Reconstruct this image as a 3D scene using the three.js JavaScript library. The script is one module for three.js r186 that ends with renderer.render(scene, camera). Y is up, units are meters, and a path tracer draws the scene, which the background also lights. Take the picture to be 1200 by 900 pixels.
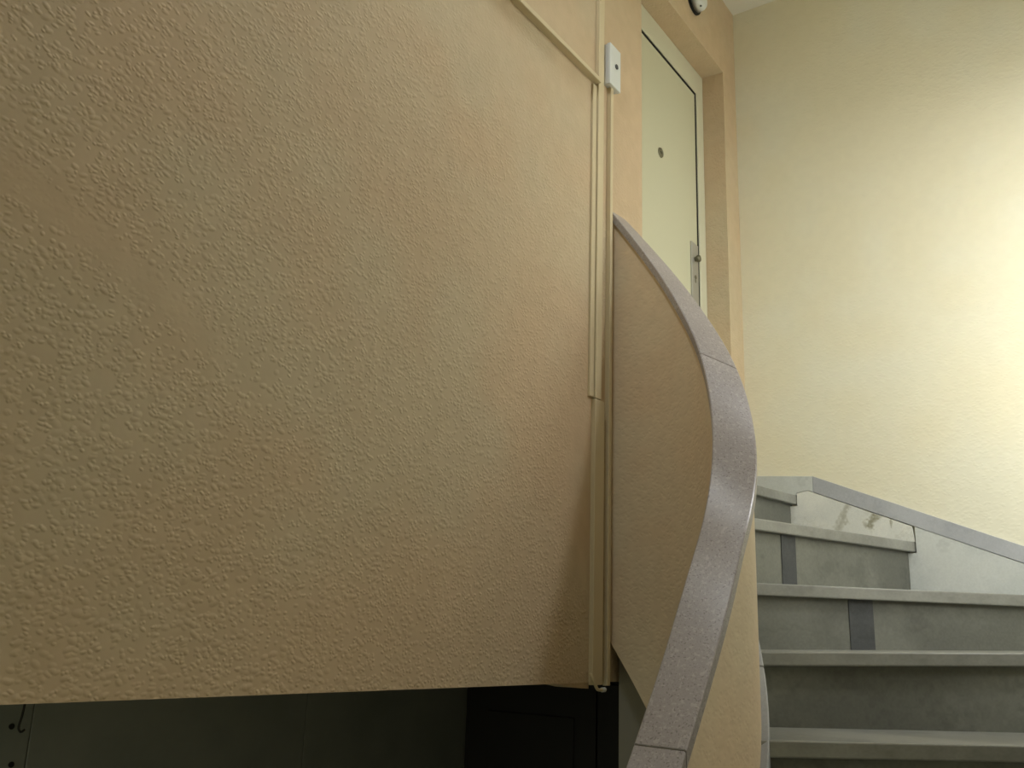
import * as THREE from 'three';
import { RectAreaLightUniformsLib } from 'three/addons/lights/RectAreaLightUniformsLib.js';
import { RoundedBoxGeometry } from 'three/addons/geometries/RoundedBoxGeometry.js';
import { mergeGeometries } from 'three/addons/utils/BufferGeometryUtils.js';

// ---------------------------------------------------------------- camera, light, exposure
const Y0 = 2.675;                      // height of the photographer's eye above the lower floor
const scene = new THREE.Scene();
scene.background = new THREE.Color(0x000000);
const camera = new THREE.PerspectiveCamera(44.49, 4 / 3, 0.05, 40);
camera.position.set(0, Y0, 0);
camera.quaternion.setFromRotationMatrix(new THREE.Matrix4().makeBasis(
  new THREE.Vector3(0.8279, 0.0332, -0.5599), new THREE.Vector3(0.1197, 0.9648, 0.2341), new THREE.Vector3(0.548, -0.2608, 0.7948)));
scene.add(camera);

const renderer = new THREE.WebGLRenderer({ antialias: true });
renderer.toneMapping = THREE.LinearToneMapping;
renderer.toneMappingExposure = 1.06;
renderer.shadowMap.enabled = true;

// added fill lamps, all unseen: stair well ceiling, two on the right wall, lobby ceiling
const CEIL = { x: -0.95, y: 2.74, z: -1.25, w: 0.3, nits: 38, color: new THREE.Color(0.95, 1.0, 1.03), glow: 1.5 };
const WALL = { x: 0.31, y: 1.0, z: -2.86, w: 0.4, h: 1.1, nits: 10.5, turn: Math.atan2(0.8, 1), color: new THREE.Color(0.98, 1.0, 0.97), glow: 1 };
const SHADE = { x: 0.2, y: 2.2, z: -2.5, w: 0.24, d: 0.3, nits: 50, color: new THREE.Color(0.97, 1.0, 1.05), glow: 1.5 };
const LOBBY = { x: -2.0, y: -0.153, z: 0.9, w: 0.2, nits: 290, color: new THREE.Color(0.88, 1.0, 0.95) };
RectAreaLightUniformsLib.init();
function areaLight(name, color, nits, w, h, pos, dir) {
  const l = new THREE.RectAreaLight(color, nits, w, h); l.name = name; l.position.set(pos[0], pos[1] + Y0, pos[2]);
  l.lookAt(pos[0] + dir[0] + 1e-4, pos[1] + dir[1] + Y0, pos[2] + dir[2] + 1e-4); scene.add(l); return l;
}
areaLight('added_ceiling_light', CEIL.color, CEIL.nits, CEIL.w, CEIL.w, [CEIL.x, CEIL.y - 0.004, CEIL.z], [0, -1, 0]);
areaLight('added_wall_light', WALL.color, WALL.nits, WALL.w, WALL.h, [WALL.x - 0.0026, WALL.y, WALL.z - 0.0033], [-0.8, 0, -1]);
areaLight('added_shaded_light', SHADE.color, SHADE.nits, SHADE.w, SHADE.d, [SHADE.x, SHADE.y - 0.004, SHADE.z], [0, -1, 0]);
areaLight('added_lobby_light', LOBBY.color, LOBBY.nits, LOBBY.w, LOBBY.w, [LOBBY.x, LOBBY.y - 0.004, LOBBY.z], [0, -1, 0]);

// ---------------------------------------------------------------- main dimensions (metres, heights counted from the eye)
const XW = -1.325;      // left wall and door wall, parallel to z
const ZB = -3.61;       // back (yellow) wall
const XR = 0.36;        // right wall
const ZF = 2.3;         // wall behind the camera
const YC = 2.80;        // ceiling
const YL = -2.675;      // lower floor
const CX = -1.3, CZ = -2.0;                       // axis of the curved parapet
const WI = 0.459, WO = 0.5436;                    // parapet wall, inner and outer radius
const CI = 0.449, CO = 0.554;                     // coping, inner and outer radius
const RM = 0.5;                                   // radius along which the parapet is measured

// ---------------------------------------------------------------- helpers
let seed = 7;
const rnd = () => { seed = (seed * 1664525 + 1013904223) >>> 0; return seed / 4294967296; };
const names = {};
function numbered(n) { if (!(n in names)) { names[n] = 0; return n; } names[n]++; return n + '_' + String(names[n]).padStart(3, '0'); }
function mesh(name, geo, mat, parent = scene) {
  const m = new THREE.Mesh(geo, mat); m.name = numbered(name); m.castShadow = true; m.receiveShadow = true; parent.add(m); return m;
}
function struct(name, geo, mat, parent = scene) { const m = mesh(name, geo, mat, parent); m.userData.kind = 'structure'; return m; }
function thing(name, label, category, group) {
  const o = new THREE.Group(); o.name = numbered(name); scene.add(o); o.userData = { label, category }; if (group) o.userData.group = group; return o;
}
// box between two corners, uv in metres
function box(x0, y0, z0, x1, y1, z1, r = 0) {
  const w = x1 - x0, h = y1 - y0, d = z1 - z0;
  const g = r ? new RoundedBoxGeometry(w, h, d, 2, r) : new THREE.BoxGeometry(w, h, d);
  g.translate((x0 + x1) / 2, (y0 + y1) / 2 + Y0, (z0 + z1) / 2);
  return planarUV(g);
}
function planarUV(g0) {
  const g = g0.index ? g0.toNonIndexed() : g0; const p = g.attributes.position; const uv = new Float32Array(p.count * 2);
  const a = new THREE.Vector3(), b = new THREE.Vector3(), c = new THREE.Vector3(), n = new THREE.Vector3();
  for (let i = 0; i < p.count; i += 3) {
    a.fromBufferAttribute(p, i); b.fromBufferAttribute(p, i + 1); c.fromBufferAttribute(p, i + 2);
    n.copy(b).sub(a).cross(c.clone().sub(a)); const ax = Math.abs(n.x), ay = Math.abs(n.y), az = Math.abs(n.z);
    for (let k = 0; k < 3; k++) {
      const v = [a, b, c][k]; let u, w;
      if (ay >= ax && ay >= az) { u = v.x; w = v.z; } else if (ax > az * 1.0) { u = -v.z; w = v.y - Y0; } else { u = v.x; w = v.y - Y0; }
      uv[(i + k) * 2] = u; uv[(i + k) * 2 + 1] = w;
    }
  }
  g.setAttribute('uv', new THREE.BufferAttribute(uv, 2)); return g;
}
// outline in (z, y) of a plane that faces +x, thickened from x0 to x1
function zyPrism(outline, x0, x1, holes = [], bevel = 0) {
  const s = new THREE.Shape(outline.map(([z, y]) => new THREE.Vector2(-z, y)));
  for (const h of holes) s.holes.push(new THREE.Path(h.map(([z, y]) => new THREE.Vector2(-z, y))));
  const g = new THREE.ExtrudeGeometry(s, { depth: x1 - x0 - 2 * bevel, bevelEnabled: bevel > 0, bevelSize: bevel, bevelThickness: bevel, bevelOffset: -bevel, bevelSegments: 2 });
  g.translate(0, 0, bevel);
  g.applyMatrix4(new THREE.Matrix4().makeBasis(new THREE.Vector3(0, 0, -1), new THREE.Vector3(0, 1, 0), new THREE.Vector3(1, 0, 0)).setPosition(x0, Y0, 0));
  return g;
}
// outline in (x, y) of a plane that faces +z, thickened from z0 to z1
function xyPrism(outline, z0, z1, bevel = 0) {
  const g = new THREE.ExtrudeGeometry(new THREE.Shape(outline.map(([x, y]) => new THREE.Vector2(x, y))),
    { depth: z1 - z0 - 2 * bevel, bevelEnabled: bevel > 0, bevelSize: bevel, bevelThickness: bevel, bevelOffset: -bevel, bevelSegments: 2 });
  g.translate(0, Y0, z0 + bevel); return g;
}
// outline in (x, z), from y0 up to y1
function xzPrism(outline, y0, y1, bevel = 0) {
  const g = new THREE.ExtrudeGeometry(new THREE.Shape(outline.map(([x, z]) => new THREE.Vector2(x, -z))),
    { depth: y1 - y0 - 2 * bevel, bevelEnabled: bevel > 0, bevelSize: bevel, bevelThickness: bevel, bevelOffset: -bevel, bevelSegments: 2 });
  g.rotateX(-Math.PI / 2); g.translate(0, y0 + bevel + Y0, 0); return g;
}

// ---------------------------------------------------------------- textures
function valueNoise(n, sd) {           // tiling lattice noise, n cells a side
  let s = sd; const r = () => { s = (s * 1664525 + 1013904223) >>> 0; return s / 4294967296; };
  const t = new Float32Array(n * n).map(r);
  return (u, v) => {
    u = ((u % 1) + 1) % 1 * n; v = ((v % 1) + 1) % 1 * n;
    const i = Math.floor(u), j = Math.floor(v); let f = u - i, g = v - j; f = f * f * (3 - 2 * f); g = g * g * (3 - 2 * g);
    const a = t[(j % n) * n + i % n], b = t[(j % n) * n + (i + 1) % n], c = t[((j + 1) % n) * n + i % n], d = t[((j + 1) % n) * n + (i + 1) % n];
    return (a + (b - a) * f) * (1 - g) + (c + (d - c) * f) * g;
  };
}
function dataTex(size, metres, fill, srgb) {
  const d = new Uint8Array(size * size * 4); fill(d, size);
  const t = new THREE.DataTexture(d, size, size, THREE.RGBAFormat); t.wrapS = t.wrapT = THREE.RepeatWrapping;
  t.magFilter = THREE.LinearFilter; t.minFilter = THREE.LinearMipmapLinearFilter; t.generateMipmaps = true;
  if (srgb) t.colorSpace = THREE.SRGBColorSpace;
  t.repeat.set(1 / metres, 1 / metres); t.needsUpdate = true; return t;
}
const cl = (v) => Math.max(0, Math.min(255, v));
const mixv = (a, b, t) => a + (b - a) * t;
const smooth = (a, b, x) => { const t = Math.max(0, Math.min(1, (x - a) / (b - a))); return t * t * (3 - 2 * t); };

// spattered plaster relief: thousands of small blobs; "calm(u, v)" (metres) gives where the coat is smooth
function plasterBump(size, metres, spacing, rMin, rMax, droop, sd, calm) {
  return dataTex(size, metres, (d, n) => {
    let s = sd; const r = () => { s = (s * 1664525 + 1013904223) >>> 0; return s / 4294967296; };
    const h = new Float32Array(n * n); const px = n / metres; const count = Math.round((metres / spacing) ** 2);
    for (let k = 0; k < count; k++) {
      const u = r() * metres, v = r() * metres, a = (0.35 + 0.65 * r()) * calm(u, v), rad = (rMin + (rMax - rMin) * r() * r()) * px;
      if (a < 0.03) continue;
      const tilt = (r() - 0.5) * 1.2, e = 1 + droop * r(), R = Math.ceil(rad * e), ct = Math.cos(tilt), st = Math.sin(tilt);
      const ci = Math.round(u * px), cj = Math.round(v * px);
      for (let j = -R; j <= R; j++) for (let i = -R; i <= R; i++) {
        const x = (i * ct + j * st) / (rad * e), y = (-i * st + j * ct) / rad, q = x * x + y * y;
        if (q >= 1) continue;
        const o = ((cj + j + n) % n) * n + (ci + i + n) % n, w = a * (1 - q) * (1 - q * 0.3);
        h[o] = Math.max(h[o], w) + 0.12 * Math.min(h[o], w);
      }
    }
    const f1 = valueNoise(256, sd + 1), f2 = valueNoise(64, sd + 2), f3 = valueNoise(12, sd + 3);
    for (let j = 0; j < n; j++) for (let i = 0; i < n; i++) {
      const u = i / n, v = j / n, o = j * n + i;
      const q = cl(20 + 175 * Math.min(1.15, h[o]) + 14 * f1(u, v) + 14 * f2(u, v) + 10 * f3(u, v));
      d[o * 4] = d[o * 4 + 1] = d[o * 4 + 2] = q; d[o * 4 + 3] = 255;
    }
  });
}
// painted colour: a base with soft broad variation towards a second tone
function paintTex(size, metres, a, b, sd, fine = 6) {
  return dataTex(size, metres, (d, n) => {
    const n1 = valueNoise(5, sd), n2 = valueNoise(17, sd + 1), n3 = valueNoise(90, sd + 2);
    for (let j = 0; j < n; j++) for (let i = 0; i < n; i++) {
      const u = i / n, v = j / n, o = (j * n + i) * 4; const t = smooth(0.25, 0.8, 0.6 * n1(u, v) + 0.4 * n2(u, v)), f = (n3(u, v) - 0.5) * fine;
      for (let c = 0; c < 3; c++) d[o + c] = cl(mixv(a[c], b[c], t) + f); d[o + 3] = 255;
    }
  }, true);
}
// marble: cloudy base, drifting veins, stains
function marbleTex(size, metres, base, dark, vein, veinAmount, stain, sd, strokes = []) {
  return dataTex(size, metres, (d, n) => {
    const n1 = valueNoise(4, sd), n2 = valueNoise(9, sd + 1), n3 = valueNoise(23, sd + 2), n4 = valueNoise(70, sd + 3), n5 = valueNoise(200, sd + 4), n6 = valueNoise(13, sd + 5);
    for (let j = 0; j < n; j++) for (let i = 0; i < n; i++) {
      const u = i / n, v = j / n, o = (j * n + i) * 4;
      const cloud = 0.45 * n1(u, v) + 0.3 * n2(u, v) + 0.15 * n3(u, v) + 0.1 * n4(u, v);
      const w = n2(u + 0.3, v) * 0.6 + n3(u, v + 0.2) * 0.28 + n4(u, v) * 0.12;
      const ve = Math.pow(1 - Math.min(1, Math.abs(w - 0.5) * 14), 2) * smooth(0.45, 0.7, n1(v, u)) * veinAmount;
      const st = smooth(0.66, 0.86, n6(u, v) * 0.7 + n4(v, u) * 0.3) * stain + smooth(0.9, 0.97, n4(u + 0.5, v) * 0.6 + n5(u, v) * 0.4) * stain * 1.2;
      const f = (n5(u, v) - 0.5) * 8; let sk = 0;
      for (const [ax, ay, bx, by, wd, am] of strokes) {
        const wr = (q) => q - Math.round(q / metres) * metres, px = wr(u * metres - ax), py = wr(v * metres - ay), ex = bx - ax, ey = by - ay;
        const t = Math.max(0, Math.min(1, (px * ex + py * ey) / (ex * ex + ey * ey))), dd = Math.hypot(px - ex * t, py - ey * t) + (n4(u, v) - 0.5) * wd * 0.9 + (n3(u, v) - 0.5) * wd;
        sk = Math.max(sk, am * (1 - smooth(0, wd, dd)) * (0.55 + 0.45 * n4(v, u)));
      }
      for (let c = 0; c < 3; c++) d[o + c] = cl(mixv(mixv(mixv(mixv(base[c], dark[c], smooth(0.3, 0.7, cloud)), vein[c], Math.min(1, ve)), dark[c] * 0.55, Math.min(0.8, st)), vein[c], sk) + f);
      d[o + 3] = 255;
    }
  }, true);
}
// terrazzo: fine chips in a grey mauve ground
function terrazzoTex(size, metres, sd) {
  return dataTex(size, metres, (d, n) => {
    const n1 = valueNoise(3, sd), n2 = valueNoise(11, sd + 1), n3 = valueNoise(150, sd + 2), n4 = valueNoise(260, sd + 3);
    for (let j = 0; j < n; j++) for (let i = 0; i < n; i++) {
      const u = i / n, v = j / n, o = (j * n + i) * 4; const t = 0.6 * n1(u, v) + 0.4 * n2(u, v);
      const chip = smooth(0.72, 0.85, n3(u, v)) * 16 - smooth(0.78, 0.9, n4(u, v)) * 34 + (n4(v, u) - 0.5) * 10;
      d[o] = cl(mixv(170, 154, t) + chip); d[o + 1] = cl(mixv(163, 146, t) + chip); d[o + 2] = cl(mixv(161, 143, t) + chip); d[o + 3] = 255;
    }
  }, true);
}

// where the left wall's coat is calm: a trowelled scar at the upper left, a repaired patch by the trunking
const calmLeft = (u, v) => {
  const T = 2.4; u = u % T;              // u = -z, v = y (wrapped)
  const y = v > 2.25 ? v - T : v;
  let c = 0.9;
  const dx = u - 0.62, along = dx / 0.42, mid = 0.635 - 0.16 * along - 0.02 * along * along;
  if (along > -0.3 && along < 1.1) c *= mixv(1, 0.1, (1 - smooth(0.012, 0.045, Math.abs(y - mid))) * smooth(-0.3, 0.1, along) * (1 - smooth(0.8, 1.1, along)));
  c *= mixv(1, 0.12, smooth(2.13, 2.26, u) * (1 - smooth(0.55, 0.72, y)) * smooth(0.08, 0.2, y));
  c *= mixv(1, 0.35, smooth(1.25, 1.7, y));
  return c;
};
const M = {};
{
  const leftBump = plasterBump(2048, 2.4, 0.0105, 0.003, 0.0075, 1.0, 11, calmLeft);
  const fineBump = plasterBump(1024, 1.2, 0.0135, 0.004, 0.009, 1.6, 29, () => 0.75);
  const std = (o) => new THREE.MeshStandardMaterial(o);
  M.leftPlaster = std({ map: paintTex(512, 2.6, [199, 182, 151], [201, 177, 144], 3), roughness: 0.72, bumpMap: leftBump, bumpScale: 0.0019 });
  M.parapetPlaster = std({ map: paintTex(512, 1.7, [224, 207, 178], [224, 201, 170], 5), roughness: 0.72, bumpMap: fineBump, bumpScale: 0.0008 });
  M.yellowPlaster = std({ map: paintTex(512, 2.2, [225, 221, 198], [225, 218, 190], 8, 3), roughness: 0.75, bumpMap: fineBump, bumpScale: 0.0009 });
  M.smoothPaint = std({ map: paintTex(256, 1.3, [222, 209, 166], [224, 206, 160], 9, 3), roughness: 0.7 });
  M.ceiling = std({ color: 0xe4e0d0, roughness: 0.9 });
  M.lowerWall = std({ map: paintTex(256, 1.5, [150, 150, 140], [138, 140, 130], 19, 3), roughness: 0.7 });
  M.marble = std({ map: marbleTex(1024, 1.1, [120, 121, 112], [100, 101, 93], [82, 83, 76], 0.2, 0.16, 41), roughness: 0.45 });  // risers only: darker than the treads, shade put into the colour
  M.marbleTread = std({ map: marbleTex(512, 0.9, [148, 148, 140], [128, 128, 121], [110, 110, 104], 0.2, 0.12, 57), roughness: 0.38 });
  M.marbleWhite = std({ map: marbleTex(512, 0.55, [222, 222, 212], [210, 211, 203], [128, 124, 100], 0.12, 0.03, 63, [[-0.975, 0.43, -0.93, 0.54, 0.022, 0.5], [-0.868, 0.44, -0.805, 0.515, 0.02, 0.9], [-0.79, 0.43, -0.785, 0.5, 0.004, 0.7]]), roughness: 0.4 });
  M.marblePale = std({ map: marbleTex(512, 0.8, [200, 203, 198], [188, 192, 188], [160, 164, 162], 0.3, 0.1, 77), roughness: 0.4 });
  M.marbleCap = std({ map: marbleTex(256, 0.6, [178, 180, 182], [166, 168, 171], [150, 152, 155], 0.3, 0.1, 83), roughness: 0.45 });
  M.terrazzo = std({ map: terrazzoTex(1024, 0.7, 91), roughness: 0.3 });
  M.strip = std({ map: paintTex(128, 0.2, [74, 76, 77], [66, 68, 69], 97, 10), roughness: 0.6 });
  M.joint = std({ color: 0x5a5245, roughness: 0.9 });
  M.trunking = std({ color: 0xd2c3a0, roughness: 0.5 });
  M.whitePlastic = std({ color: 0xd9dcd8, roughness: 0.4 });
  M.door = std({ color: 0xcfcdb2, roughness: 0.45 });
  M.doorFrame = std({ color: 0xd4d2ba, roughness: 0.5 });
  M.dark = std({ color: 0x15140f, roughness: 0.8 });
  M.metal = std({ color: 0xb0aea4, roughness: 0.4, metalness: 0.35 });
  M.brass = std({ color: 0x77745f, roughness: 0.35, metalness: 0.6 });
  M.lobbyShade = std({ color: 0x1d1711, roughness: 0.6 });  // near-black, stands for the shade at the back of the lobby
  M.concrete = std({ color: 0x8f8a7c, roughness: 0.9 });
  M.lobbyGlow = std({ color: 0xffffff, emissive: LOBBY.color, emissiveIntensity: 1, roughness: 0.5 });
  M.shadeGlow = std({ color: 0xffffff, emissive: SHADE.color, emissiveIntensity: SHADE.glow, roughness: 0.5 });
  M.wallGlow = std({ color: 0xffffff, emissive: WALL.color, emissiveIntensity: WALL.glow, roughness: 0.5 });
  M.ceilGlow = std({ color: 0xffffff, emissive: CEIL.color, emissiveIntensity: CEIL.glow, roughness: 0.5 });
}

// ---------------------------------------------------------------- the setting
const DZ0 = -2.672, DZ1 = -3.465, DTOP = 2.42, LAND = 0.568;       // door recess in the left wall
struct('floor', box(-2.9, YL - 0.15, ZB - 0.2, XR + 0.2, YL, ZF + 0.2), M.concrete);
struct('ceiling', box(-2.9, YC, ZB - 0.2, XR + 0.2, YC + 0.15, ZF + 0.2), M.ceiling);
struct('wall_back', box(-2.9, YL, ZB - 0.2, XR + 0.2, YC, ZB), M.yellowPlaster);
struct('wall_right', box(XR, YL, ZB, XR + 0.2, YC, ZF), M.yellowPlaster);
struct('wall_front', box(-2.9, YL, ZF, XR + 0.2, YC, ZF + 0.2), M.yellowPlaster);
const UNDER = -0.111;
const wallLeft = struct('wall_left', zyPrism([[ZF, UNDER], [ZF, YC], [ZB, YC], [ZB, UNDER]], XW - 0.25, XW,
  [[[DZ0, LAND - 0.03], [DZ0, DTOP], [DZ1, DTOP], [DZ1, LAND - 0.03]]]), M.leftPlaster);
// storey floor behind the left wall; its underside roofs the lower lobby
struct('ceiling_lobby', box(-2.9, UNDER, ZB, XW - 0.25, UNDER + 0.2, ZF), M.concrete);
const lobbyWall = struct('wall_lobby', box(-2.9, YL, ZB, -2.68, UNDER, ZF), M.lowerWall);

// ---------------------------------------------------------------- parapet profile along its length
// s runs along the middle radius: negative on the straight tail, 0 where the curve starts, up to the left wall
const HI = [[-3.3, -2.2], [-0.36, -0.225], [-0.207, -0.039], [-0.088, 0.123], [0.007, 0.252], [0.127, 0.417], [0.246, 0.585], [0.365, 0.757], [0.508, 0.943], [0.651, 1.13], [0.818, 1.343], [0.86, 1.397]];
const HO = [[-3.3, -2.2], [-0.36, -0.225], [-0.207, -0.048], [-0.088, 0.102], [0.007, 0.242], [0.127, 0.396], [0.246, 0.549], [0.365, 0.721], [0.508, 0.92], [0.651, 1.124], [0.818, 1.359], [0.86, 1.416]];
function lookup(T, s) {                 // smooth monotone interpolation
  let i = 0; while (i < T.length - 2 && s > T[i + 1][0]) i++;
  const m = (k) => k <= 0 ? (T[1][1] - T[0][1]) / (T[1][0] - T[0][0]) : k >= T.length - 1 ? (T[k][1] - T[k - 1][1]) / (T[k][0] - T[k - 1][0]) : (T[k + 1][1] - T[k - 1][1]) / (T[k + 1][0] - T[k - 1][0]);
  const [x0, y0] = T[i], [x1, y1] = T[i + 1], h = x1 - x0, t = (s - x0) / h;
  if (i === 0) return y0 + (y1 - y0) * t;
  const m0 = (i === 1 ? (T[2][1] - T[1][1]) / (T[2][0] - T[1][0]) : m(i)) * h, m1 = m(i + 1) * h, t2 = t * t, t3 = t2 * t;
  return (2 * t3 - 3 * t2 + 1) * y0 + (t3 - 2 * t2 + t) * m0 + (-2 * t3 + 3 * t2) * y1 + (t3 - t2) * m1;
}
const hIn = (s) => lookup(HI, s), hOut = (s) => lookup(HO, s), hMid = (s) => (hIn(s) + hOut(s)) / 2;
function at(s, r) { if (s <= 0) return [CX + r, CZ - s]; const a = s / RM; return [CX + r * Math.cos(a), CZ - r * Math.sin(a)]; }
// ribbon of rectangular section swept along s; corners(s) -> [[r, y] x 4] going round the section
function sweep(s0, s1, n, corners, ease = 0) {
  const pos = [], uv = [];
  const ring = (s) => corners(s).map(([r, y]) => { const [x, z] = at(s, r); return new THREE.Vector3(Math.max(x, XW - 0.02), y + Y0, z); });
  const quad = (a, b, c, d, ua, ub, uc, ud) => { for (const v of [a, b, c, a, c, d]) pos.push(v.x, v.y, v.z); for (const t of [ua, ub, uc, ua, uc, ud]) uv.push(t[0], t[1]); };
  let L = s0;
  for (let k = 0; k < n; k++) {
    const sa = s0 + (s1 - s0) * k / n, sb = s0 + (s1 - s0) * (k + 1) / n, A = ring(sa), B = ring(sb), ca = corners(sa), cb = corners(sb);
    const st = A[0].distanceTo(B[0]);
    const N = A.length;
    for (let q = 0; q < N; q++) {
      const p = (q + 1) % N, vert = Math.abs(ca[q][0] - ca[p][0]) < 1e-4;
      const va = vert ? ca[q][1] : ca[q][0], vb = vert ? ca[p][1] : ca[p][0], vc = vert ? cb[p][1] : cb[p][0], vd = vert ? cb[q][1] : cb[q][0];
      const u0 = vert ? sa : L, u1 = vert ? sb : L + st;
      quad(A[q], A[p], B[p], B[q], [u0, va], [u0, vb], [u1, vc], [u1, vd]);
    }
    L += st;
  }
  const cap = (s, flip) => { const R = ring(s), c = corners(s); for (let q = 1; q < R.length - 1; q++) { const o = flip ? [0, q + 1, q] : [0, q, q + 1]; for (const i of o) { pos.push(R[i].x, R[i].y, R[i].z); uv.push(c[i][0], c[i][1]); } } };
  cap(s0, true); cap(s1, false);
  const g = new THREE.BufferGeometry();
  g.setAttribute('position', new THREE.Float32BufferAttribute(pos, 3)); g.setAttribute('uv', new THREE.Float32BufferAttribute(uv, 2));
  // smooth normals along the sweep, hard across the section edges
  g.computeVertexNormals();
  const nrm = g.attributes.normal, N = 4 === corners(s0).length ? 4 : corners(s0).length;
  const acc = new Map(); const key = (i, q) => q + ':' + pos.slice(i * 3, i * 3 + 3).map((v) => v.toFixed(5)).join(',');
  const total = n * N * 6;
  for (let i = 0; i < total; i++) { const q = Math.floor(i / 6) % N, k = key(i, q), a = acc.get(k) || [0, 0, 0]; a[0] += nrm.getX(i); a[1] += nrm.getY(i); a[2] += nrm.getZ(i); acc.set(k, a); }
  for (let i = 0; i < total; i++) { const a = acc.get(key(i, Math.floor(i / 6) % N)), l = Math.hypot(...a) || 1; nrm.setXYZ(i, a[0] / l, a[1] / l, a[2] / l); }
  return g;
}
const S_END = 0.838, S_TAIL = -2.95, COP = 0.033;
const parapet = thing('stair_parapet', 'curved plaster parapet climbing beside the marble steps under a smooth grey stone coping', 'parapet');
mesh('plaster_wall', sweep(S_TAIL, S_END, 150, (s) => {
  const bot = Math.max(YL, hMid(s) - 1.345), top = Math.max(hMid(s) - COP + 0.004, bot + 0.05); return [[WI, bot], [WO, bot], [WO, top], [WI, top]];
}), M.parapetPlaster, parapet);
for (const [a, b, n] of [[S_TAIL, -1.72, 24], [-1.717, -0.327, 40], [-0.324, 0.371, 40], [0.374, S_END + 0.012, 30]]) {
  const e = 0.003;                      // eased edges
  mesh('coping_stone', sweep(a, b, n, (s) => {
    const i = hIn(s), o = hOut(s);
    return [[CI, i - COP], [CO, o - COP], [CO, o - e], [CO - e, o], [CI + e, i], [CI, i - e]];
  }), M.terrazzo, parapet);
}
for (const s of [-1.7185, -0.3255, 0.3725]) mesh('coping_joint', sweep(s - 0.0015, s + 0.0015, 1, (q) => [[CI + 0.002, hIn(q) - COP], [CO - 0.002, hOut(q) - COP], [CO - 0.002, hOut(q) - 0.0022], [CI + 0.002, hIn(q) - 0.0022]]), M.joint, parapet);
// marble skirting on the stair side of the parapet
{
  const top = (s) => s < -0.4 ? lookup(HO, s) - 0.62 : hMid(s) - 0.62, T = WO + 0.017;
  for (const [a, b] of [[-1.0, -0.72], [-0.717, -0.43], [-0.427, -0.14], [-0.137, 0.06], [0.063, 0.25], [0.253, 0.42], [0.423, 0.6], [0.603, 0.8]])
    mesh('skirting_panel', sweep(a, b, 12, (s) => [[WO - 0.002, top(s) - 0.26], [T, top(s) - 0.26], [T, top(s) - 0.003], [T - 0.003, top(s)], [WO - 0.002, top(s)]]), M.marbleCap, parapet);
}

// ---------------------------------------------------------------- staircase
// nosing lines: a point near the parapet, heading in degrees from +x towards -z, height, rise towards the wall end
const steps = [
  { p: [-1.183, -3.304], a: 79.8, y: 0.568 },                 // landing edge in front of the door
  { p: [-1.006, -2.793], a: 70.1, y: 0.378 },
  { p: [-1.016, -2.815], a: 43.2, y: 0.185 },
  { p: [-0.880, -2.47], a: 42.5, y: -0.013, tilt: 0.026 },
  { p: [-0.757, -2.155], a: 41.7, y: -0.2 },
  { p: [-0.74, -1.98], a: 29, y: -0.39 },
  { p: [-0.74, -1.80], a: 15, y: -0.58 },
];
for (let k = 0; steps.length < 14; k++) steps.push({ p: [-0.74, -1.6 + 0.27 * k], a: 0, y: -0.77 - 0.19 * k });
steps.forEach((s) => { const r = s.a * Math.PI / 180; s.h = [Math.cos(r), -Math.sin(r)]; s.n = [-Math.sin(r), -Math.cos(r)]; });   // heading, way up
// footprint of the whole stair in plan
const foot = [];
for (let k = 0; k <= 24; k++) { const a = (92 - 92 * k / 24) * Math.PI / 180; foot.push([Math.max(XW, CX + RM * Math.cos(a)), CZ - RM * Math.sin(a)]); }
foot.push([CX + RM, 1.6], [XR, 1.6], [XR, ZB], [XW, ZB]);
function clip(poly, p, n, off) {        // keeps the side that n points to
  const d = (v) => (v[0] - p[0]) * n[0] + (v[1] - p[1]) * n[1] - off, out = [];
  poly.forEach((v, i) => { const w = poly[(i + 1) % poly.length], a = d(v), b = d(w); if (a >= 0) out.push(v); if ((a > 0 && b < 0) || (a < 0 && b > 0)) { const t = a / (a - b); out.push([v[0] + (w[0] - v[0]) * t, v[1] + (w[1] - v[1]) * t]); } });
  return out;
}
const neg = (v) => [-v[0], -v[1]];
const stair = thing('staircase', 'grey marble winding staircase turning left around the curved parapet towards the door', 'staircase');
// length of a line inside the footprint, as [t0, t1] along its heading
function span(p, h) {
  let lo = -9, hi = 9; const ts = [];
  foot.forEach((v, i) => { const w = foot[(i + 1) % foot.length], dx = w[0] - v[0], dz = w[1] - v[1], det = h[0] * dz - h[1] * dx; if (Math.abs(det) < 1e-9) return;
    const t = ((v[0] - p[0]) * dz - (v[1] - p[1]) * dx) / det, u = ((v[0] - p[0]) * h[1] - (v[1] - p[1]) * h[0]) / det; if (u >= 0 && u <= 1) ts.push(t); });
  for (const t of ts) { if (t < 0.25 && t > lo) lo = t; if (t > 0.25 && t < hi) hi = t; }
  return [lo, hi];
}
const NOSE = 0.023, TH = 0.036;
function tilted(g, s) {                 // the one tread that runs slightly up towards the wall
  if (!s.tilt) return g; const p = g.attributes.position;
  for (let i = 0; i < p.count; i++) p.setY(i, p.getY(i) + s.tilt * ((p.getX(i) - s.p[0]) * s.h[0] + (p.getZ(i) - s.p[1]) * s.h[1]));
  g.computeVertexNormals(); return g;
}
const strips = { 1: [[0.0, 0]], 2: [[0.0, 0]] };
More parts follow.
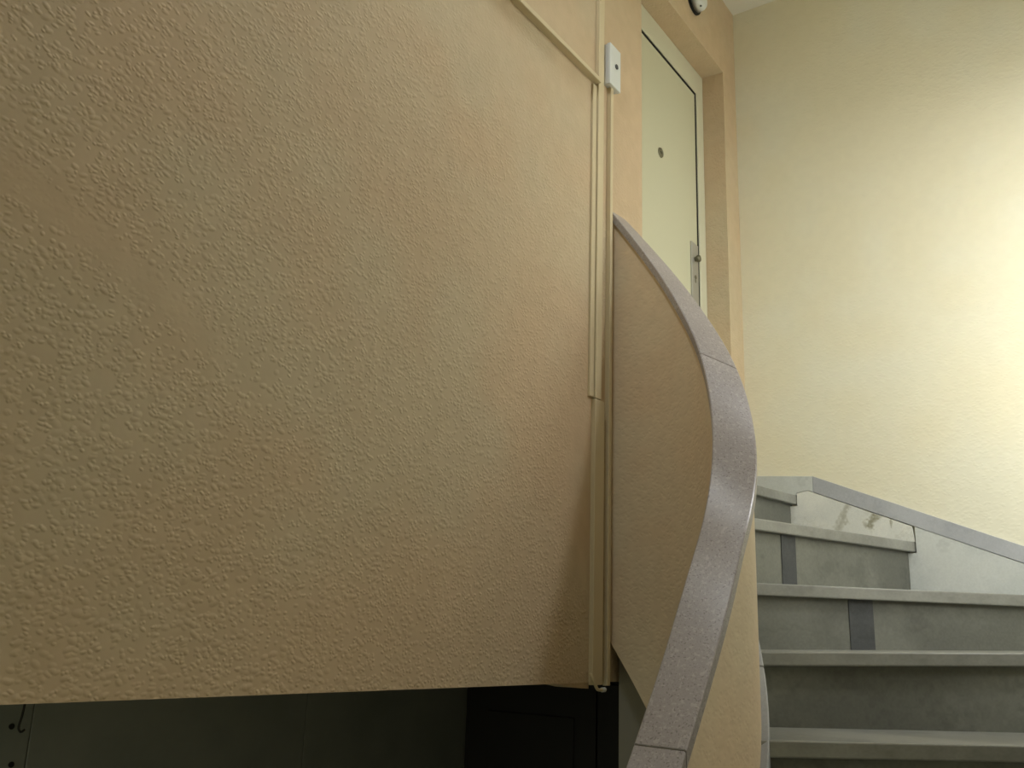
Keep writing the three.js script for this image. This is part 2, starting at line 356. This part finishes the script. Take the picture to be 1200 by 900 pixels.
steps.forEach((s, k) => {
  const step = new THREE.Group(); step.name = numbered('step'); stair.add(step);
  const up = steps[k - 1], down = steps[k + 1];
  let area = clip(foot, s.p, s.n, 0);
  if (up) area = clip(area, up.p, neg(up.n), -NOSE - 0.02);
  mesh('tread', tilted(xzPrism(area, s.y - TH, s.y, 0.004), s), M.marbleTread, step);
  // riser below this nosing
  const lowY = (down ? down.y : YL) - 0.004, q = [s.p[0] + s.n[0] * NOSE, s.p[1] + s.n[1] * NOSE], [t0, t1] = span(q, s.h);
  const basis = new THREE.Matrix4().makeBasis(new THREE.Vector3(s.h[0], 0, s.h[1]), new THREE.Vector3(0, 1, 0), new THREE.Vector3(-s.n[0], 0, -s.n[1]));
  const panel = (a, b, y0, y1, d0, d1) => {
    const g = new THREE.ExtrudeGeometry(new THREE.Shape([[a, y0], [b, y0], [b, y1 + (s.tilt || 0) * b], [a, y1 + (s.tilt || 0) * a]].map((v) => new THREE.Vector2(...v))), { depth: d1 - d0, bevelEnabled: false });
    g.translate(0, 0, d0); g.applyMatrix4(basis.clone().setPosition(q[0], Y0, q[1])); 
    const uv = g.attributes.uv; for (let i = 0; i < uv.count; i++) uv.setXY(i, uv.getX(i) + k * 0.37, uv.getY(i)); return g;
  };
  const topY = s.y - TH;
  s.panel = panel; s.lowY = lowY; s.topY = topY; s.step = step;
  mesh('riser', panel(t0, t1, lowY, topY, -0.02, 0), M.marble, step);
  // concrete core
  let core = clip(foot, s.p, s.n, NOSE + 0.02); if (up) core = clip(core, up.p, neg(up.n), -NOSE - 0.04);
  mesh('concrete_core', xzPrism(core, Math.max(YL, s.y - TH - 0.3), s.y - TH + 0.001), M.concrete, step);
});
// dark strips across two of the risers
for (const [k, a, b] of [[1, 0.145, 0.215], [2, 0.305, 0.385]]) {
  const s = steps[k]; const m = mesh('riser_strip', s.panel(a, b, s.lowY + 0.004, s.topY, 0, 0.0025), M.strip, s.step); m.userData.label = 'dark grey strip across the riser';
}

// marble skirting up the back wall
{
  const base = new THREE.Group(); base.name = 'baseboard_back'; base.userData = { kind: 'structure' }; scene.add(base);
  const capBot = (x) => 0.583 - 0.403 * (x + 1.085), capTop = (x) => 0.637 - 0.408 * (x + 1.063);
  const z0 = ZB, z1 = ZB + 0.014;
  const xa = -1.128, xb = -0.712, xc = -0.16;
  mesh('skirting_panel', xyPrism([[xa - 0.036, 0.378], [xb, 0.378], [xb - 0.006, capBot(xb)], [-1.085, 0.583], [xa, 0.575], [xa, 0.526], [xa - 0.036, 0.526]], z0, z1, 0.0015), M.marbleWhite, base);
  mesh('skirting_panel', xyPrism([[xb - 0.027, 0.18], [xc, 0.18], [xc, capBot(xc) - 0.002], [xb + 0.002, capBot(xb)], [xb + 0.002, 0.338], [xb - 0.027, 0.338]], z0, z1, 0.0015), M.marblePale, base);
  mesh('skirting_panel', xyPrism([[xc + 0.002, -0.1], [XR - 0.002, -0.1], [XR - 0.002, capBot(XR) - 0.002], [xc + 0.002, capBot(xc) - 0.002]], z0, z1, 0.0015), M.marblePale, base);
  mesh('skirting_cap', xyPrism([[-1.063, capBot(-1.063) + 0.001], [XR - 0.002, capBot(XR) + 0.001], [XR - 0.002, capTop(XR)], [-1.063, 0.637]], z0, z1 + 0.002, 0.0015), M.marbleCap, base);
  mesh('skirting_panel', xyPrism([[XW + 0.002, 0.568], [xa, 0.568], [xa, 0.5755], [-1.085, 0.5838], [-1.064, 0.5755], [-1.064, 0.637], [XW + 0.002, 0.655]], z0, z1 + 0.002, 0.0015), M.marblePale, base);
}

// ---------------------------------------------------------------- the door in its recess
{
  const door = new THREE.Group(); door.name = 'door_1'; door.userData = { kind: 'structure', label: 'pale cream door in a recess at the top of the stairs, metal handle plate on its right' }; scene.add(door);
  const XF = XW - 0.095, LZ = -3.386, LT = 2.299, B = LAND;
  // frame: right stile, head, left stile
  mesh('door_frame', zyPrism([[DZ1 + 0.001, B], [DZ1 + 0.001, DTOP - 0.001], [DZ0 - 0.001, DTOP - 0.001], [DZ0 - 0.001, B], [DZ0 - 0.055, B], [DZ0 - 0.055, LT + 0.011], [LZ - 0.011, LT + 0.011], [LZ - 0.011, B]], XF - 0.08, XF, [], 0.003), M.doorFrame, door);
  mesh('door_leaf', zyPrism([[LZ, B + 0.006], [LZ, LT], [DZ0 - 0.06, LT], [DZ0 - 0.06, B + 0.006]], XF - 0.055, XF - 0.006, [], 0.003), M.door, door);
  mesh('dark_gap_backing', box(XF - 0.1, B, DZ1 + 0.002, XF - 0.081, DTOP - 0.002, DZ0 - 0.002), M.dark, door);  // black sheet behind the leaf, keeps the gap looking shaded
  mesh('door_gap_shade', zyPrism([[LZ - 0.0105, B + 0.001], [LZ - 0.0105, LT + 0.0105], [DZ0 - 0.0555, LT + 0.0105], [DZ0 - 0.0555, B + 0.001], [DZ0 - 0.06, B + 0.001], [DZ0 - 0.06, LT + 0.0005], [LZ - 0.0005, LT + 0.0005], [LZ - 0.0005, B + 0.001]], XF - 0.05, XF - 0.005), M.dark, door);  // black strip filling the door gap, standing in for its shade
  mesh('threshold', box(XW - 0.25, B - 0.03, DZ1 + 0.001, XW, B, DZ0 - 0.001), M.marbleTread, door);
  const XL = XF - 0.006;
  const plate = mesh('handle_plate', box(XL, 1.285, -3.376, XL + 0.007, 1.585, -3.31, 0.0025), M.metal, door); plate.userData.label = 'long aluminium handle plate';
  // knob on a short neck, and key hole
  const neck = new THREE.CylinderGeometry(0.0095, 0.0115, 0.01, 16); neck.rotateZ(Math.PI / 2); neck.translate(XL + 0.011, 1.514 + Y0, -3.342);
  const kn = new THREE.LatheGeometry([[0, 0], [0.009, 0], [0.014, 0.004], [0.0155, 0.01], [0.013, 0.016], [0.006, 0.019], [0, 0.0195]].map((v) => new THREE.Vector2(...v)), 20); kn.rotateZ(-Math.PI / 2); kn.translate(XL + 0.013, 1.514 + Y0, -3.342);
  mesh('door_knob', mergeGeometries([neck.toNonIndexed(), kn.toNonIndexed()]), M.brass, door);
  const key = new THREE.CylinderGeometry(0.008, 0.008, 0.004, 16); key.rotateZ(Math.PI / 2); key.translate(XL + 0.008, 1.436 + Y0, -3.342);
  mesh('keyhole', mergeGeometries([key.toNonIndexed(), box(XL + 0.006, 1.412, -3.346, XL + 0.0085, 1.436, -3.338).toNonIndexed()]), M.brass, door);
  const ring = new THREE.LatheGeometry([[0.007, 0.001], [0.007, 0.004], [0.012, 0.007], [0.019, 0.005], [0.021, 0]].map((v) => new THREE.Vector2(...v)), 28); ring.rotateZ(-Math.PI / 2); ring.translate(XL, 1.853 + Y0, -3.037);
  const ph = mesh('peephole', ring, M.brass, door);
  const eye = new THREE.CylinderGeometry(0.007, 0.007, 0.003, 18); eye.rotateZ(Math.PI / 2); eye.translate(XL + 0.0015, 1.853 + Y0, -3.037);
  mesh('lens', eye, M.dark, ph);
}

// ---------------------------------------------------------------- cable trunking on the left wall
function trunk(name, label, z0, z1, y0, y1, d, parentParts) {      // z0 > z1
  const t = thing(name, label, 'trunking');
  mesh('trunk_base', box(XW, y0, z1 + 0.001, XW + d * 0.55, y1, z0 - 0.001), M.trunking, t);
  mesh('trunk_lid', box(XW + d * 0.55, y0, z1, XW + d, y1, z0, 0.0022), M.trunking, t);
  return t;
}
trunk('cable_trunking', 'upper length of the tall cream wall trunking, running down from the ceiling', -2.337, -2.372, 0.688, YC, 0.014);
trunk('cable_trunking', 'wider lower length of the tall cream trunking, ending at the bottom wall edge', -2.336, -2.392, -0.117, 0.686, 0.014);
trunk('cable_trunking', 'slim cream trunking strip pressed against the left edge of the tall trunking', -2.312, -2.336, 0.69, 1.725, 0.008);
trunk('cable_trunking', 'narrow cream trunking along the parapet corner, running up to the white switch box', -2.416, -2.433, -0.12, 1.79, 0.016);
{
  const t = thing('cable_trunking', 'thin cream trunking running level across the wall into the top of the slim strip', 'trunking');
  mesh('trunk_base', box(XW, 1.733, -2.336, XW + 0.012, 1.747, ZF), M.trunking, t);
  mesh('trunk_lid', box(XW + 0.012, 1.732, -2.336, XW + 0.024, 1.748, ZF, 0.002), M.trunking, t);
}
// white box at the head of the narrow trunking
{
  const t = thing('switch_box', 'small white surface mounted box at the head of the narrow trunking beside the door', 'switch box');
  const y0 = 1.765, y1 = 1.915, za = -2.392, zb = -2.462;
  mesh('back_box', box(XW, y0, zb, XW + 0.011, y1, za, 0.002), M.whitePlastic, t);
  mesh('cover', box(XW + 0.012, y0 - 0.002, zb - 0.002, XW + 0.026, y1 + 0.002, za + 0.002, 0.003), M.whitePlastic, t);
  const b = new THREE.CylinderGeometry(0.008, 0.009, 0.005, 20); b.rotateZ(Math.PI / 2); b.translate(XW + 0.027, (y0 + y1) / 2 + 0.004 + Y0, (za + zb) / 2 - 0.004);
  const k = mesh('button', b, M.strip, t); k.userData.label = 'small grey round button';
}
// round white fitting over the lintel
{
  const t = thing('wall_fitting', 'small round white fitting on the wall above the door lintel', 'wall fitting');
  const y = 2.583, z = -3.15;
  const base = new THREE.CylinderGeometry(0.064, 0.064, 0.008, 40); base.rotateZ(Math.PI / 2); base.translate(XW + 0.005, y + Y0, z);
  mesh('back_plate', base, M.dark, t);  // base disc coloured dark, for the shadow gap round the cover
  const dome = new THREE.LatheGeometry([[0, 0.04], [0.03, 0.039], [0.046, 0.034], [0.053, 0.024], [0.056, 0.0], [0, 0]].map((v) => new THREE.Vector2(...v)), 40); dome.rotateZ(-Math.PI / 2); dome.translate(XW + 0.01, y + Y0, z);
  mesh('cover', dome, M.whitePlastic, t);
  const sc = new THREE.CylinderGeometry(0.004, 0.004, 0.004, 12); sc.translate(XW + 0.04, y - 0.0535 + Y0, z + 0.015); mesh('screw', sc, M.strip, t);
}
// loose end of cable under the trunking
{
  const t = thing('cable_stub', 'loose pale cable end hooked under the foot of the trunking at the wall edge', 'cable');
  const pts = [[XW + 0.01, -0.085, -2.325], [XW + 0.016, -0.098, -2.33], [XW + 0.018, -0.116, -2.343], [XW + 0.016, -0.128, -2.36], [XW + 0.014, -0.13, -2.392]].map((p) => new THREE.Vector3(p[0], p[1] + Y0, p[2]));
  mesh('sheath', new THREE.TubeGeometry(new THREE.CatmullRomCurve3(pts), 24, 0.0045, 10), M.trunking, t);
  const tip = new THREE.CylinderGeometry(0.0065, 0.0065, 0.016, 12); tip.rotateX(Math.PI / 2); tip.translate(XW + 0.014, -0.13 + Y0, -2.395); mesh('cable_tip', tip, M.whitePlastic, t);
}
// torn lip of plaster under the wall's lower corner
struct('plaster_edge', zyPrism([[-2.16, UNDER + 0.001], [-2.345, UNDER + 0.001], [-2.345, UNDER - 0.016], [-2.27, UNDER - 0.012]], XW - 0.06, XW - 0.004), M.leftPlaster, wallLeft);

// ---------------------------------------------------------------- marble panels and holes on the lobby wall below
{
  const X = -2.68;
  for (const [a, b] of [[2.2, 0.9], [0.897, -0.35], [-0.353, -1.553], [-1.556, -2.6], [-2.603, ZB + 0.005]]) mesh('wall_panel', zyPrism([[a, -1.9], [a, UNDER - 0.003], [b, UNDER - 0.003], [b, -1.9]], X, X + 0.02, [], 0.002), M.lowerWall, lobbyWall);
}

// added dark double door; its near-black colour stands in for the lobby's shade
{
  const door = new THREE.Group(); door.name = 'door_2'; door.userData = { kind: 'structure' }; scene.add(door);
  mesh('door_frame', box(-2.655, YL, ZB, -1.30, UNDER - 0.002, ZB + 0.03), M.lobbyShade, door);  // frame and leaves here belong to the added dark door
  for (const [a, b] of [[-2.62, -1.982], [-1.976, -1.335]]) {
    const leaf = mesh('door_leaf', box(a, YL + 0.01, ZB + 0.03, b, UNDER - 0.06, ZB + 0.05, 0.004), M.lobbyShade, door);
    mesh('added_door_panel', box(a + 0.1, YL + 0.2, ZB + 0.05, b - 0.1, UNDER - 0.2, ZB + 0.058, 0.003), M.lobbyShade, leaf);
  }
}
for (const [y, z] of [[-0.28, -1.497], [-0.379, -1.513]]) { const g = new THREE.CylinderGeometry(0.007, 0.008, 0.004, 14); g.rotateZ(Math.PI / 2); g.translate(-2.658, y + Y0, z); mesh('screw', g, M.dark, lobbyWall); }
{
  const t = thing('wire_hook', 'short dark wire hook hanging under the bottom edge of the left wall', 'hook');
  const pts = [[0, -0.105, -0.778], [0, -0.128, -0.776], [0, -0.1465, -0.774], [0, -0.151, -0.778], [0, -0.148, -0.783]].map((p) => new THREE.Vector3(XW - 0.03, p[1] + Y0, p[2]));
  mesh('wire', new THREE.TubeGeometry(new THREE.CatmullRomCurve3(pts), 24, 0.0017, 8), M.dark, t);
}

// ---------------------------------------------------------------- added fill lamps (outside the frame)
{
  const t = thing('added_ceiling_lamp', 'added square white ceiling lamp over the stair well, unseen', 'lamp'), c = CEIL, r = c.w / 2;  // added light above the well, placed to brighten walls and parapet
  mesh('housing', box(c.x - r - 0.03, c.y + 0.012, c.z - r - 0.03, c.x + r + 0.03, YC, c.z + r + 0.03, 0.01), M.whitePlastic, t);
  mesh('diffuser', box(c.x - r, c.y, c.z - r, c.x + r, c.y + 0.011, c.z + r, 0.003), M.ceilGlow, t);
}
{
  // added tall light panel, slanted to brighten the back wall: built facing +z, then turned
  const t = thing('added_wall_lamp', 'added tall white light panel on the right wall, unseen, with a slanting glowing front', 'lamp'), c = WALL;
  const turned = (g) => { g.rotateY(Math.PI + c.turn - 0); g.translate(c.x, c.y + Y0, c.z); return g; };
  mesh('diffuser', turned(new RoundedBoxGeometry(c.w, c.h, 0.012, 2, 0.003).translate(0, 0, -0.006)), M.wallGlow, t);
  mesh('housing', turned(new RoundedBoxGeometry(c.w + 0.04, c.h + 0.04, 0.02, 2, 0.006).translate(0, 0, -0.0225)), M.whitePlastic, t);
  mesh('bracket', box(c.x + 0.012, c.y - 0.08, c.z + 0.02, XR - 0.001, c.y + 0.08, c.z + 0.1, 0.006), M.whitePlastic, t);
}
{
  const t = thing('added_shaded_lamp', 'added white box lamp high on the right wall, unseen, glowing underneath', 'lamp'), c = SHADE;  // added third light, lifts the upper left wall
  mesh('shade', box(c.x - c.w / 2 - 0.02, c.y + 0.012, c.z - c.d / 2 - 0.02, XR - 0.001, c.y + 0.1, c.z + c.d / 2 + 0.02, 0.01), M.whitePlastic, t);
  mesh('diffuser', box(c.x - c.w / 2, c.y, c.z - c.d / 2, c.x + c.w / 2, c.y + 0.011, c.z + c.d / 2, 0.003), M.shadeGlow, t);
}
{
  const t = thing('added_lobby_lamp', 'added small lamp in the lobby below the wall, unseen', 'lamp'), c = LOBBY, r = c.w / 2;  // added light, lifts the dark lobby wall
  mesh('housing', box(c.x - r - 0.03, c.y + 0.012, c.z - r - 0.03, c.x + r + 0.03, UNDER, c.z + r + 0.03, 0.008), M.whitePlastic, t);
  mesh('diffuser', box(c.x - r, c.y, c.z - r, c.x + r, c.y + 0.011, c.z + r, 0.003), M.lobbyGlow, t);
}
renderer.render(scene, camera);
